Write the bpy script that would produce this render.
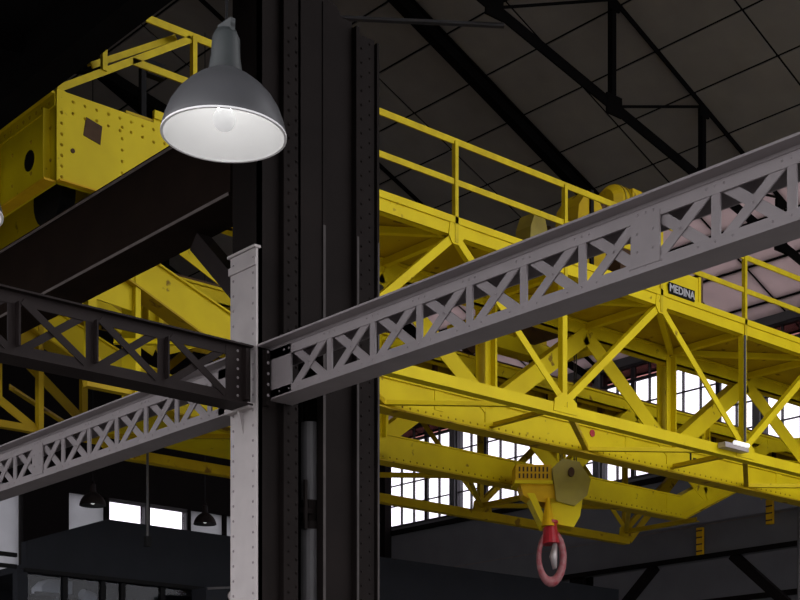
import bpy, bmesh, math, random
from mathutils import Vector, Matrix

random.seed(7)
S = bpy.context.scene
C = S.collection
for o in list(bpy.data.objects):
    bpy.data.objects.remove(o)

# ------------------------------------------------------------------ camera
cam_d = bpy.data.cameras.new('camera')
cam = bpy.data.objects.new('camera', cam_d)
C.objects.link(cam)
cam.location = (0.0, 0.0, 1.6)
cam.rotation_euler = (math.radians(90), 0, math.radians(48.9 - 90))
cam_d.sensor_width = 36.0
cam_d.lens = 1464 / 800 * 36.0
cam_d.shift_y = 490 / 800
cam_d.clip_start = 0.05
cam_d.clip_end = 300
S.camera = cam

# ------------------------------------------------------------------ sky and exposure
w = bpy.data.worlds.new('overcast_sky')
S.world = w
w.use_nodes = True
bg = w.node_tree.nodes['Background']
bg.inputs[0].default_value = (0.98, 0.96, 1.0, 1)
bg.inputs[1].default_value = 2.4
S.view_settings.view_transform = 'Standard'
S.view_settings.look = 'None'
S.view_settings.gamma = 1.0
S.view_settings.use_curve_mapping = False
S.view_settings.exposure = 0.0


# ------------------------------------------------------------------ materials
def paint(name, col, col2=None, scale=3.0, amount=0.5, rough=0.5, metal=0.0, bump=0.0, spots=None, spec=0.4):
    """paint with soft wear; spots = (colour, scale, threshold) for grime with a shape of its own"""
    m = bpy.data.materials.new(name)
    m.use_nodes = True
    nt = m.node_tree
    b = nt.nodes['Principled BSDF']
    b.inputs['Roughness'].default_value = rough
    b.inputs['Metallic'].default_value = metal
    b.inputs['Specular IOR Level'].default_value = spec
    tc = nt.nodes.new('ShaderNodeTexCoord')
    n = nt.nodes.new('ShaderNodeTexNoise')
    n.inputs['Scale'].default_value = scale
    n.inputs['Detail'].default_value = 6
    nt.links.new(tc.outputs['Object'], n.inputs['Vector'])
    r = nt.nodes.new('ShaderNodeValToRGB')
    r.color_ramp.elements[0].position = 0.5 - amount / 2
    r.color_ramp.elements[1].position = 0.5 + amount / 2
    c2 = col2 or tuple(c * 0.75 for c in col)
    r.color_ramp.elements[0].color = (*c2, 1)
    r.color_ramp.elements[1].color = (*col, 1)
    nt.links.new(n.outputs['Fac'], r.inputs['Fac'])
    out = r.outputs['Color']
    if spots:
        n2 = nt.nodes.new('ShaderNodeTexNoise')
        n2.inputs['Scale'].default_value = spots[1]
        n2.inputs['Detail'].default_value = 4
        nt.links.new(tc.outputs['Object'], n2.inputs['Vector'])
        r2 = nt.nodes.new('ShaderNodeValToRGB')
        r2.color_ramp.elements[0].position = spots[2]
        r2.color_ramp.elements[1].position = spots[2] + 0.06
        r2.color_ramp.elements[0].color = (0, 0, 0, 1)
        r2.color_ramp.elements[1].color = (1, 1, 1, 1)
        nt.links.new(n2.outputs['Fac'], r2.inputs['Fac'])
        mx = nt.nodes.new('ShaderNodeMix')
        mx.data_type = 'RGBA'
        nt.links.new(r2.outputs['Color'], mx.inputs[0])
        nt.links.new(out, mx.inputs[6])
        mx.inputs[7].default_value = (*spots[0], 1)
        out = mx.outputs[2]
    nt.links.new(out, b.inputs['Base Color'])
    if bump:
        bp = nt.nodes.new('ShaderNodeBump')
        bp.inputs['Strength'].default_value = bump
        bp.inputs['Distance'].default_value = 0.01
        nt.links.new(n.outputs['Fac'], bp.inputs['Height'])
        nt.links.new(bp.outputs['Normal'], b.inputs['Normal'])
    return m


def emis(name, col, s):
    m = bpy.data.materials.new(name)
    m.use_nodes = True
    b = m.node_tree.nodes['Principled BSDF']
    b.inputs['Base Color'].default_value = (*col, 1)
    b.inputs['Emission Color'].default_value = (*col, 1)
    b.inputs['Emission Strength'].default_value = s
    return m


def glass(name, tint, refl=0.06):
    m = bpy.data.materials.new(name)
    m.use_nodes = True
    nt = m.node_tree
    nt.nodes.remove(nt.nodes['Principled BSDF'])
    t = nt.nodes.new('ShaderNodeBsdfTransparent')
    n = nt.nodes.new('ShaderNodeTexNoise')
    n.inputs['Scale'].default_value = 1.3
    r = nt.nodes.new('ShaderNodeValToRGB')
    r.color_ramp.elements[0].color = (*[c * 0.85 for c in tint], 1)
    r.color_ramp.elements[1].color = (*tint, 1)
    nt.links.new(n.outputs['Fac'], r.inputs['Fac'])
    nt.links.new(r.outputs['Color'], t.inputs['Color'])
    g = nt.nodes.new('ShaderNodeBsdfGlossy')
    g.inputs['Roughness'].default_value = 0.08
    mx = nt.nodes.new('ShaderNodeMixShader')
    mx.inputs[0].default_value = refl
    nt.links.new(t.outputs[0], mx.inputs[1])
    nt.links.new(g.outputs[0], mx.inputs[2])
    nt.links.new(mx.outputs[0], nt.nodes['Material Output'].inputs['Surface'])
    return m


def translucent(name, col, frac):
    m = bpy.data.materials.new(name)
    m.use_nodes = True
    nt = m.node_tree
    nt.nodes.remove(nt.nodes['Principled BSDF'])
    tc = nt.nodes.new('ShaderNodeTexCoord')
    n = nt.nodes.new('ShaderNodeTexNoise')
    n.inputs['Scale'].default_value = 1.5
    n.inputs['Detail'].default_value = 5
    nt.links.new(tc.outputs['Object'], n.inputs['Vector'])
    r = nt.nodes.new('ShaderNodeValToRGB')
    r.color_ramp.elements[0].color = (*[c * 0.7 for c in col], 1)
    r.color_ramp.elements[1].color = (*col, 1)
    nt.links.new(n.outputs['Fac'], r.inputs['Fac'])
    t = nt.nodes.new('ShaderNodeBsdfTranslucent')
    d = nt.nodes.new('ShaderNodeBsdfDiffuse')
    nt.links.new(r.outputs['Color'], t.inputs['Color'])
    nt.links.new(r.outputs['Color'], d.inputs['Color'])
    mx = nt.nodes.new('ShaderNodeMixShader')
    mx.inputs[0].default_value = frac
    nt.links.new(d.outputs[0], mx.inputs[1])
    nt.links.new(t.outputs[0], mx.inputs[2])
    nt.links.new(mx.outputs[0], nt.nodes['Material Output'].inputs['Surface'])
    return m


M = {}
M['yellow'] = paint('yellow_paint', (0.80, 0.64, 0.008), (0.66, 0.50, 0.006), 2.2, 0.5, 0.5, 0, 0.1,
                    ((0.26, 0.16, 0.012), 5.5, 0.68), spec=0.15)
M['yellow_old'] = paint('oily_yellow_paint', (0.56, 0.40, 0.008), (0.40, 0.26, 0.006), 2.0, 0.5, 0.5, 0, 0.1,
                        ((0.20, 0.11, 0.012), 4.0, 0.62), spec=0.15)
M['yellow_rail'] = paint('rail_yellow_paint', (0.70, 0.55, 0.010), (0.50, 0.37, 0.010), 7.0, 0.5, 0.5, spec=0.15)
M['olive'] = paint('olive_yellow_paint', (0.38, 0.31, 0.03), (0.26, 0.20, 0.02), 4.0, 0.5, 0.45)
M['orange'] = paint('orange_yellow_paint', (0.80, 0.50, 0.008), (0.64, 0.36, 0.008), 5.0, 0.5, 0.5, spec=0.15)
M['grey'] = paint('warm_grey_paint', (0.26, 0.232, 0.237), (0.205, 0.182, 0.187), 4.0, 0.6, 0.5, 0, 0.1)
M['plate'] = paint('pale_grey_paint', (0.43, 0.392, 0.387), (0.345, 0.315, 0.31), 5.0, 0.6, 0.55, 0, 0.1)
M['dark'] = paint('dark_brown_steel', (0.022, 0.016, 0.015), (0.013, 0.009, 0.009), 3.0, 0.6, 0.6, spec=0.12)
M['runway'] = paint('runway_dark_steel', (0.020, 0.013, 0.010), (0.013, 0.0085, 0.007), 3.0, 0.6, 0.8, spec=0.03)
M['pale_edge'] = paint('worn_steel_edge', (0.20, 0.17, 0.16), (0.12, 0.10, 0.095), 6.0, 0.6, 0.6, spec=0.2)
M['edge'] = paint('pale_column_edge', (0.07, 0.062, 0.06), (0.04, 0.035, 0.034), 4.0, 0.6, 0.6, spec=0.1)
M['column'] = paint('column_black_steel', (0.014, 0.0108, 0.010), (0.008, 0.0064, 0.006), 2.5, 0.6, 0.7, spec=0.05)
M['truss'] = paint('roof_steel', (0.008, 0.0075, 0.0075), (0.005, 0.0045, 0.0045), 2.0, 0.6, 0.9, spec=0.02)
M['pipe'] = paint('zinc_pipe', (0.085, 0.082, 0.085), (0.05, 0.047, 0.05), 3.5, 0.6, 0.5, 0.0)
M['rust'] = paint('rusty_brown', (0.10, 0.05, 0.02), (0.05, 0.025, 0.012), 6.0, 0.6, 0.8)
M['black'] = paint('black_paint', (0.008, 0.008, 0.009), None, 4.0, 0.5, 0.6, spec=0.1)
M['white'] = paint('white_lettering', (0.50, 0.50, 0.52), (0.42, 0.42, 0.44), 4.0, 0.5, 0.5)
M['roof_panel'] = paint('roof_board', (0.36, 0.335, 0.305), (0.28, 0.26, 0.24), 1.6, 0.6, 0.9, spec=0.1)
M['roof_gap'] = paint('roof_joint', (0.012, 0.011, 0.011), None, 2.0, 0.5, 0.9, spec=0.05)
M['skylight'] = translucent('translucent_roof_sheet', (0.62, 0.53, 0.53), 0.55)
M['wall_dark'] = paint('dark_wall_cladding', (0.16, 0.16, 0.17), (0.13, 0.13, 0.14), 1.5, 0.6, 0.85, spec=0.15)
M['wall_black'] = paint('black_wall_boards', (0.010, 0.008, 0.008), None, 1.5, 0.6, 0.9, spec=0.05)
M['wall_pale'] = paint('pale_plaster', (0.52, 0.52, 0.55), (0.44, 0.44, 0.47), 1.5, 0.6, 0.8)
M['floor'] = paint('concrete_floor', (0.18, 0.172, 0.163), (0.14, 0.133, 0.126), 1.2, 0.6, 0.7, 0, 0.1)
M['ground'] = paint('unseen_ground', (0.10, 0.10, 0.10), (0.08, 0.08, 0.08), 0.6, 0.6, 0.9, spec=0.1)
M['frame'] = paint('window_steel', (0.04, 0.035, 0.04), None, 3.0, 0.5, 0.6)
M['glass'] = glass('window_glass', (0.98, 0.96, 1.0))
M['pink_glass'] = glass('pink_painted_glass', (0.50, 0.33, 0.32))
M['office_glass'] = glass('office_glass', (0.75, 0.78, 0.82), 0.015)
M['fascia'] = paint('charcoal_fascia', (0.026, 0.028, 0.034), (0.020, 0.022, 0.027), 2.0, 0.6, 0.8, spec=0.1)
M['lit_panel'] = translucent('lit_pale_panel', (0.62, 0.62, 0.64), 0.75)
M['shade'] = paint('lamp_grey_enamel', (0.072, 0.073, 0.078), (0.056, 0.057, 0.061), 5.0, 0.5, 0.45)
M['neck'] = paint('lamp_housing_grey', (0.040, 0.047, 0.048), None, 5.0, 0.5, 0.5)
M['liner'] = paint('white_enamel', (0.86, 0.86, 0.86), (0.82, 0.82, 0.82), 3.0, 0.6, 0.35)
M['bulb_cap'] = emis('frosted_bulb', (0.8, 0.8, 0.8), 0.46)
M['filament'] = emis('lamp_light', (1.0, 0.99, 0.97), 17.0)
M['tube'] = emis('fixture_highlight', (1.0, 1.0, 1.0), 0.7)
M['red'] = paint('red_paint', (0.50, 0.02, 0.035), (0.33, 0.015, 0.025), 8.0, 0.5, 0.4)
M['pale_red'] = paint('worn_red_paint', (0.30, 0.035, 0.05), (0.36, 0.19, 0.19), 14.0, 0.5, 0.5)
M['steel'] = paint('bare_steel', (0.50, 0.46, 0.45), (0.35, 0.30, 0.30), 9.0, 0.5, 0.4, 0.4)
M['rope'] = paint('greasy_wire_rope', (0.05, 0.045, 0.04), None, 9.0, 0.5, 0.6, 0.3)


# ------------------------------------------------------------------ mesh helpers
class MB:
    def __init__(self):
        self.v = []
        self.f = []
        self.smooth = False

    def add(self, vs, fs):
        k = len(self.v)
        self.v += [tuple(v) for v in vs]
        self.f += [tuple(i + k for i in f) for f in fs]
        return self

    def box(self, x0, x1, y0, y1, z0, z1):
        vs = [(x0, y0, z0), (x1, y0, z0), (x1, y1, z0), (x0, y1, z0),
              (x0, y0, z1), (x1, y0, z1), (x1, y1, z1), (x0, y1, z1)]
        return self.add(vs, [(0, 3, 2, 1), (4, 5, 6, 7), (0, 1, 5, 4), (1, 2, 6, 5), (2, 3, 7, 6), (3, 0, 4, 7)])

    def bar(self, p0, p1, wid, thk, n=(0, 1, 0)):
        """flat bar from p0 to p1: thk along n, wid across"""
        p0 = Vector(p0)
        p1 = Vector(p1)
        a = (p1 - p0).normalized()
        n = Vector(n)
        n = (n - a * n.dot(a)).normalized()
        b = a.cross(n)
        vs = []
        for p in (p0, p1):
            for sb, sn in ((-1, -1), (1, -1), (1, 1), (-1, 1)):
                vs.append(p + b * (sb * wid / 2) + n * (sn * thk / 2))
        return self.add(vs, [(0, 1, 2, 3), (7, 6, 5, 4), (0, 4, 5, 1), (1, 5, 6, 2), (2, 6, 7, 3), (3, 7, 4, 0)])

    def angle(self, p0, p1, wid, thk, n=(0, 1, 0), flip=1):
        """rolled angle: a flat leg of width wid and a second leg standing off along n"""
        self.bar(p0, p1, wid, thk, n)
        p0 = Vector(p0)
        p1 = Vector(p1)
        a = (p1 - p0).normalized()
        nn = Vector(n)
        nn = (nn - a * nn.dot(a)).normalized()
        b = a.cross(nn) * flip
        off = b * (wid / 2 - thk / 2) + nn * (wid * 0.4 + thk / 2)
        self.bar(p0 + off, p1 + off, wid * 0.8, thk, b)
        return self

    def cyl(self, p0, p1, r0, r1=None, seg=12, caps=True):
        r1 = r0 if r1 is None else r1
        p0 = Vector(p0)
        p1 = Vector(p1)
        a = (p1 - p0).normalized()
        t = Vector((0, 0, 1)) if abs(a.z) < 0.9 else Vector((1, 0, 0))
        u = a.cross(t).normalized()
        v = a.cross(u)
        vs = []
        for p, r in ((p0, r0), (p1, r1)):
            for i in range(seg):
                an = 2 * math.pi * i / seg
                vs.append(p + u * (r * math.cos(an)) + v * (r * math.sin(an)))
        fs = [(i, i + seg, (i + 1) % seg + seg, (i + 1) % seg) for i in range(seg)]
        if caps:
            fs.append(tuple(range(seg)))
            fs.append(tuple(range(2 * seg - 1, seg - 1, -1)))
        return self.add(vs, fs)

    def tube(self, pts, rad, seg=8):
        """round tube through points, rad a number or a list"""
        pts = [Vector(p) for p in pts]
        k = len(pts)
        rads = rad if isinstance(rad, (list, tuple)) else [rad] * k
        vs, fs = [], []
        prev = None
        for i, p in enumerate(pts):
            a = (pts[min(i + 1, k - 1)] - pts[max(i - 1, 0)]).normalized()
            if prev is None:
                t = Vector((0, 1, 0)) if abs(a.y) < 0.9 else Vector((1, 0, 0))
                u = a.cross(t).normalized()
            else:
                u = (prev - a * prev.dot(a)).normalized()
            prev = u
            v = a.cross(u)
            for j in range(seg):
                an = 2 * math.pi * j / seg
                vs.append(p + (u * math.cos(an) + v * math.sin(an)) * rads[i])
        for i in range(k - 1):
            for j in range(seg):
                q = (j + 1) % seg
                fs.append((i * seg + j, i * seg + q, (i + 1) * seg + q, (i + 1) * seg + j))
        fs.append(tuple(range(seg - 1, -1, -1)))
        fs.append(tuple(range((k - 1) * seg, k * seg)))
        return self.add(vs, fs)

    def prism(self, pts, d0, d1, axis='y'):
        """outline in the plane across axis, pushed from d0 to d1; pts (x, z) for y, (y, z) for x, (x, y) for z"""
        def mk(p, d):
            if axis == 'y':
                return (p[0], d, p[1])
            if axis == 'x':
                return (d, p[0], p[1])
            return (p[0], p[1], d)
        k = len(pts)
        vs = [mk(p, d0) for p in pts] + [mk(p, d1) for p in pts]
        fs = [(i, (i + 1) % k, (i + 1) % k + k, i + k) for i in range(k)]
        fs += [tuple(range(k - 1, -1, -1)), tuple(range(k, 2 * k))]
        return self.add(vs, fs)

    def lathe(self, prof, centre=(0, 0, 0), seg=40):
        c = Vector(centre)
        vs, fs = [], []
        for r, z in prof:
            for i in range(seg):
                an = 2 * math.pi * i / seg
                vs.append(c + Vector((r * math.cos(an), r * math.sin(an), z)))
        for k in range(len(prof) - 1):
            for i in range(seg):
                j = (i + 1) % seg
                fs.append((k * seg + i, k * seg + j, (k + 1) * seg + j, (k + 1) * seg + i))
        return self.add(vs, fs)

    def rivet(self, p, n, r=0.012):
        """low dome on a surface with normal n"""
        p = Vector(p)
        n = Vector(n).normalized()
        t = Vector((0, 0, 1)) if abs(n.z) < 0.9 else Vector((1, 0, 0))
        u = n.cross(t).normalized()
        v = n.cross(u)
        vs = []
        for i in range(6):
            an = math.pi / 3 * i
            vs.append(p + (u * math.cos(an) + v * math.sin(an)) * r)
        vs.append(p + n * r * 0.8)
        return self.add(vs, [(i, (i + 1) % 6, 6) for i in range(6)])

    def mesh(self, name, base, smooth=False):
        me = bpy.data.meshes.new(name)
        b = Vector(base)
        me.from_pydata([Vector(v) - b for v in self.v], [], self.f)
        bm = bmesh.new()
        bm.from_mesh(me)
        bmesh.ops.recalc_face_normals(bm, faces=bm.faces)
        bm.to_mesh(me)
        bm.free()
        if smooth:
            for p in me.polygons:
                p.use_smooth = True
        me.update()
        return me


def base_of(o):
    b = Vector((0, 0, 0))
    while o is not None:
        b = b + o.location
        o = o.parent
    return b


def tag(o, label=None, cat=None, group=None, kind=None):
    if label:
        o['label'] = label
    if cat:
        o['category'] = cat
    if group:
        o['group'] = group
    if kind:
        o['kind'] = kind
    return o


def thing(name, label, cat, loc=(0, 0, 0), group=None):
    o = bpy.data.objects.new(name, None)
    o.empty_display_size = 0.2
    C.objects.link(o)
    o.location = loc
    return tag(o, label, cat, group)


def part(name, mb, mat, parent=None, smooth=False, kind=None, label=None, loc=None):
    """mesh object from world coordinates, kept in place under its parent"""
    b = base_of(parent) if parent else Vector(loc or (0, 0, 0))
    me = mb.mesh(name, b, smooth)
    me.materials.append(M[mat])
    o = bpy.data.objects.new(name, me)
    C.objects.link(o)
    if parent:
        o.parent = parent
    else:
        o.location = b
    if kind:
        o['kind'] = kind
    if label:
        o['label'] = label
    return o


def again(o, off, parent=None):
    """another copy of a part sharing its mesh"""
    c = o.copy()
    C.objects.link(c)
    c.parent = parent or o.parent
    c.location = o.location + Vector(off)
    return c


def copy_tree(o, parent=None):
    c = o.copy()
    C.objects.link(c)
    c.parent = parent
    for ch in list(o.children):
        copy_tree(ch, c)
    return c


# ================================================================== THE HALL
part('floor', MB().box(-9, 30, -9, 36, -0.2, 0), 'floor', kind='structure')
part('ground', MB().box(-250, 250, -250, 250, -0.6, -0.21), 'ground', kind='structure')  # unseen ground added to stop sky light coming from below the floor

# ---- roof: right slope falls from the ridge to the far wall
T = 0.428                       # roof slope


def roof_z(x):
    return 12.3 + T * (28 - x)


RC = 17.02                      # middle of the trussed bay
RXS = 1.06
RX0 = RC - 3 * RXS              # ridge
ceil = MB()
xa, xb = RX0, RX0 + RXS * 10
for y0, y1 in ((2.0, 36.0),):
    ceil.prism([(xa, roof_z(xa) + 0.03), (xb, roof_z(xb) + 0.03), (xb, roof_z(xb) + 0.15), (xa, roof_z(xa) + 0.15)], y0, y1)
    xl = 9.1
    zl = roof_z(2 * RX0 - xl)
    ceil.prism([(xa, roof_z(xa) + 0.03), (xa, roof_z(xa) + 0.15), (xl, zl + 0.15), (xl, zl + 0.03)], y0, y1)
# near part of the skylight rows is boarded
ceil.prism([(xb, roof_z(xb)), (28.7, roof_z(28.7)), (28.7, roof_z(28.7) + 0.12), (xb, roof_z(xb) + 0.12)], 2.0, 13.4)
ceil_o = part('ceiling', ceil, 'roof_gap', kind='structure')
YS, NY = 1.85, 12
Y0 = 15.3 - YS
first = {}
for i in range(14):
    x0, x1 = RX0 + RXS * i + 0.025, RX0 + RXS * (i + 1) - 0.025
    lit = i >= 10
    for j in range(NY):
        key = (i, 0)
        if key not in first:
            m = MB()
            z0, z1 = roof_z(x0), roof_z(x1)
            m.prism([(x0, z0), (x1, z1), (x1, z1 + 0.02), (x0, z0 + 0.02)], Y0 + 0.025, Y0 + YS - 0.025)
            first[key] = part('roof_sheet' if lit else 'roof_panel', m, 'skylight' if lit else 'roof_panel', ceil_o)
        else:
            again(first[key], (0, YS * j, 0))
# unseen translucent rows added along the left eave to brighten the hall
for i in range(3):
    x0, x1 = 5.9 + RXS * i + 0.025, 5.9 + RXS * (i + 1) - 0.025
    o0 = None
    for j in range(18):
        if o0 is None:
            z0, z1 = roof_z(2 * RX0 - x0), roof_z(2 * RX0 - x1)
            o0 = part('roof_sheet', MB().prism([(x0, z0), (x1, z1), (x1, z1 + 0.02), (x0, z0 + 0.02)], 2.0 + 0.025, 2.0 + YS - 0.025), 'skylight', ceil_o)
        else:
            again(o0, (0, YS * j, 0))
    x = 5.9 + RXS * i
    part('purlin', MB().box(x - 0.05, x + 0.05, 2.0, 36, roof_z(2 * RX0 - x) + 0.0, roof_z(2 * RX0 - x) + 0.14), 'roof_gap', ceil_o)
# purlins carrying the translucent sheets
for i in range(10, 15):
    x = RX0 + RXS * i
    part('purlin', MB().box(x - 0.05, x + 0.05, Y0, 36, roof_z(x) + 0.0, roof_z(x) + 0.14), 'roof_gap', ceil_o)
for j in range(NY + 1):
    y = Y0 + YS * j
    part('rafter_batten', MB().bar((xb, y, roof_z(xb) + 0.06), (28.7, y, roof_z(28.7) + 0.06), 0.06, 0.1, (T, 0, 1)), 'roof_gap', ceil_o)

# ---- far side wall with its row of windows
wall = MB()
wall.box(28.0, 28.3, 2, 36, 0, 9.25)
wall.box(28.0, 28.3, 2, 36, 12.1, 12.6)
wall.box(28.0, 28.3, 2, 14.8, 9.25, 12.1)
wy = [14.8, 19.75, 24.55, 29.85, 34.9]
for y in wy:
    wall.box(27.95, 28.3, y - 0.1, y + 0.1, 9.25, 12.1)
wr = part('wall_right', wall, 'wall_dark', kind='structure')
part('pilaster', MB().box(27.7, 27.95, 32.42, 32.92, 0, 12.3), 'wall_black', wr)
for z in (1.5, 3.0, 4.5, 6.0, 7.5, 9.1):
    part('cladding_rail', MB().box(27.9, 28.0, 4, 36, z - 0.06, z + 0.06), 'wall_black', wr)
pane0 = {}
for k in range(4):
    a, b = wy[k] + 0.1, wy[k + 1] - 0.1
    fr = MB()
    fr.box(28.02, 28.14, a, a + 0.05, 9.25, 12.1).box(28.02, 28.14, b - 0.05, b, 9.25, 12.1)
    fr.box(28.02, 28.14, a, b, 9.25, 9.32).box(28.02, 28.14, a, b, 12.03, 12.1).box(28.03, 28.13, a, b, 11.67, 11.73)
    wo = part('window_%d' % (k + 1), fr, 'frame', kind='structure', loc=(28.08, a, 9.25))
    nc, zr = 9, [9.29, 9.9, 10.5, 11.1, 11.7, 12.06]
    st = (b - a) / nc
    for c in range(1, nc):
        part('mullion', MB().box(28.04, 28.12, a + st * c - (0.06 if c in (2, 7) else 0.013), a + st * c + (0.06 if c in (2, 7) else 0.013), 9.3, 12.05), 'frame', wo)
    for z in zr[1:4]:
        part('glazing_bar', MB().box(28.05, 28.11, a, b, z - 0.013, z + 0.013), 'frame', wo)
    for r_ in range(5):
        for c in range(nc):
            m = MB().box(28.076, 28.084, a + st * c + 0.02, a + st * (c + 1) - 0.02, zr[r_] + 0.02, zr[r_ + 1] - 0.02)
            part('pane', m, 'pink_glass' if r_ == 4 else 'glass', wo)

# ---- end wall: dark boards above, pale panels and small windows below
BX = [15.4, 16.55, 17.72, 18.9, 20.07, 21.33, 22.5, 23.7]
wb = MB()
wb.box(-6, 28, 33, 33.3, 9.05, 12.6).box(-6, 28, 33, 33.3, 0, 5.5)
wb.prism([(5.9, 12.4), (28, 12.3), (RX0, roof_z(RX0)), (5.9, roof_z(2 * RX0 - 5.9))], 33, 33.3)
wb.box(-6, 14.2, 33, 33.3, 5.5, 9.05).box(23.7, 28, 33, 33.3, 5.5, 9.05)
wb.box(16.53, 17.76, 32.9, 33.3, 5.5, 9.05)
for x in (15.4, 18.88, 20.085, 21.355, 22.5):
    wb.box(x - 0.045, x + 0.045, 32.98, 33.3, 5.5, 9.05)
wbo = part('wall_back', wb, 'wall_black', kind='structure')
for i, (a, b) in enumerate([(14.2, 15.4), (15.4, 16.52), (17.76, 18.86), (21.38, 22.5), (22.5, 23.7)]):
    part('pale_panel', MB().box(a + 0.02, b - 0.02, 33.10, 33.12, 5.52, 9.05), 'lit_panel', wbo)  # pale wall made translucent, so added sky glow brightens it
for k, (a, b) in enumerate([(18.9, 20.07), (20.1, 21.33)]):
    fr = MB()
    for s in (a, b - 0.06):
        fr.box(s, s + 0.06, 33.0, 33.15, 5.5, 9.05)
    fr.box(a, b, 33.0, 33.15, 8.98, 9.05).box(a, b, 33.0, 33.15, 5.5, 5.58).box(a, b, 33.0, 33.15, 7.25, 7.32)
    wo = part('window_%d' % (5 + k), fr, 'frame', kind='structure', loc=(a, 33, 5.5))
    for z0, z1 in ((5.58, 7.25), (7.32, 8.98)):
        part('pane', MB().box(a + 0.06, b - 0.06, 33.07, 33.08, z0, z1), 'glass', wo)

part('wall_left', MB().box(5.85, 6.0, 2, 33, 8.3, roof_z(2 * RX0 - 5.9) + 0.05), 'truss', kind='structure')

# ---- dark roof over the aisle where the camera stands
ar = MB()
ar.prism([(6.0, 7.59), (6.0, 8.3), (5.75, 8.3), (5.75, 7.59)], -3, 30)
ar.prism([(5.75, 8.0), (5.75, 8.15), (1.0, 7.33), (1.0, 7.18)], -3, 30)
aro = part('aisle_roof', ar, 'truss', kind='structure')
for k in range(12):
    y = -2 + 2.7 * k
    part('rafter', MB().bar((5.75, y, 7.92), (1.0, y, 7.10), 0.12, 0.16, (0.17, 0, -1)), 'truss', aro)


# ---- roof trusses (scissor form) and heavy rafters
def truss(y, label, heavy):
    t = thing('roof_rafter' if heavy else 'roof_truss', label, 'roof beam' if heavy else 'roof truss', (RC, y, 14.5),
              'steel rafters and trusses under the roof')
    xe = 27.9
    xl = 6.1
    zl = roof_z(2 * RX0 - xl)
    if heavy:
        zr = roof_z(RX0)
        for q, (pa, pb) in enumerate((((RX0, y, zr - 0.2), (xe, y, roof_z(xe) - 0.2)), ((RX0, y, zr - 0.2), (xl, y, zl - 0.2)))):
            part('rafter', MB().bar(pa, pb, 0.30, 0.05).bar((pa[0], y, pa[2] - 0.15), (pb[0], y, pb[2] - 0.15), 0.03, 0.2)
                 .bar((pa[0], y, pa[2] + 0.15), (pb[0], y, pb[2] + 0.15), 0.03, 0.2), 'truss', t)
        return t
    zb = lambda x: 14.48 - 0.235 * (x - RC)
    zt = lambda x: roof_z(x) - 0.03
    part('top_chord', MB().angle((RX0, y, zt(RX0)), (xe, y, zt(xe)), 0.12, 0.02), 'truss', t)
    part('top_chord', MB().angle((RX0, y, zt(RX0)), (xl, y, zl - 0.03), 0.12, 0.02), 'truss', t)
    part('bottom_chord', MB().angle((RX0, y, zb(RX0)), (xe, y, zb(xe)), 0.2, 0.03), 'truss', t)
    part('bottom_chord', MB().angle((RX0, y, zb(RX0)), (xl, y, zl - 1.5), 0.2, 0.03), 'truss', t)
    xs = [RX0, RC, RC + 3.0, RC + 5.6, RC + 8.1]
    for q, x in enumerate(xs):
        part('strut', MB().angle((x, y, zb(x)), (x, y, zt(x)), 0.11, 0.02), 'truss', t)
        part('gusset_plate', MB().box(x - 0.2, x + 0.2, y - 0.02, y + 0.02, zb(x) - 0.16, zb(x) + 0.2), 'truss', t)
        part('gusset_plate', MB().box(x - 0.14, x + 0.14, y - 0.02, y + 0.02, zt(x) - 0.2, zt(x) + 0.04), 'truss', t)
    for q in range(1, 4):
        part('diagonal', MB().angle((xs[q], y, zb(xs[q])), (xs[q + 1], y, zt(xs[q + 1])), 0.05, 0.012), 'truss', t)
    return t


truss(17.15, 'dark steel roof truss with upright struts above the lattice beam', False)
truss(20.62, 'thick dark roof rafter slanting down behind the yellow handrail', True)
truss(24.55, 'dark steel roof truss farther back under the roof panels', False)
truss(28.25, 'second thick dark roof rafter, deeper in the hall', True)
truss(31.95, 'dark steel roof truss next to the end wall', False)
tb = MB().angle((17.25, 17.15, 14.25), (14.0, 19.62, 14.30), 0.09, 0.015, (0, 0, 1))
tag(part('roof_tie', tb, 'pipe', loc=(17.25, 17.15, 14.42)), 'thin pale grey tie bar running from the column top to the roof truss', 'tie bar')


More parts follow.
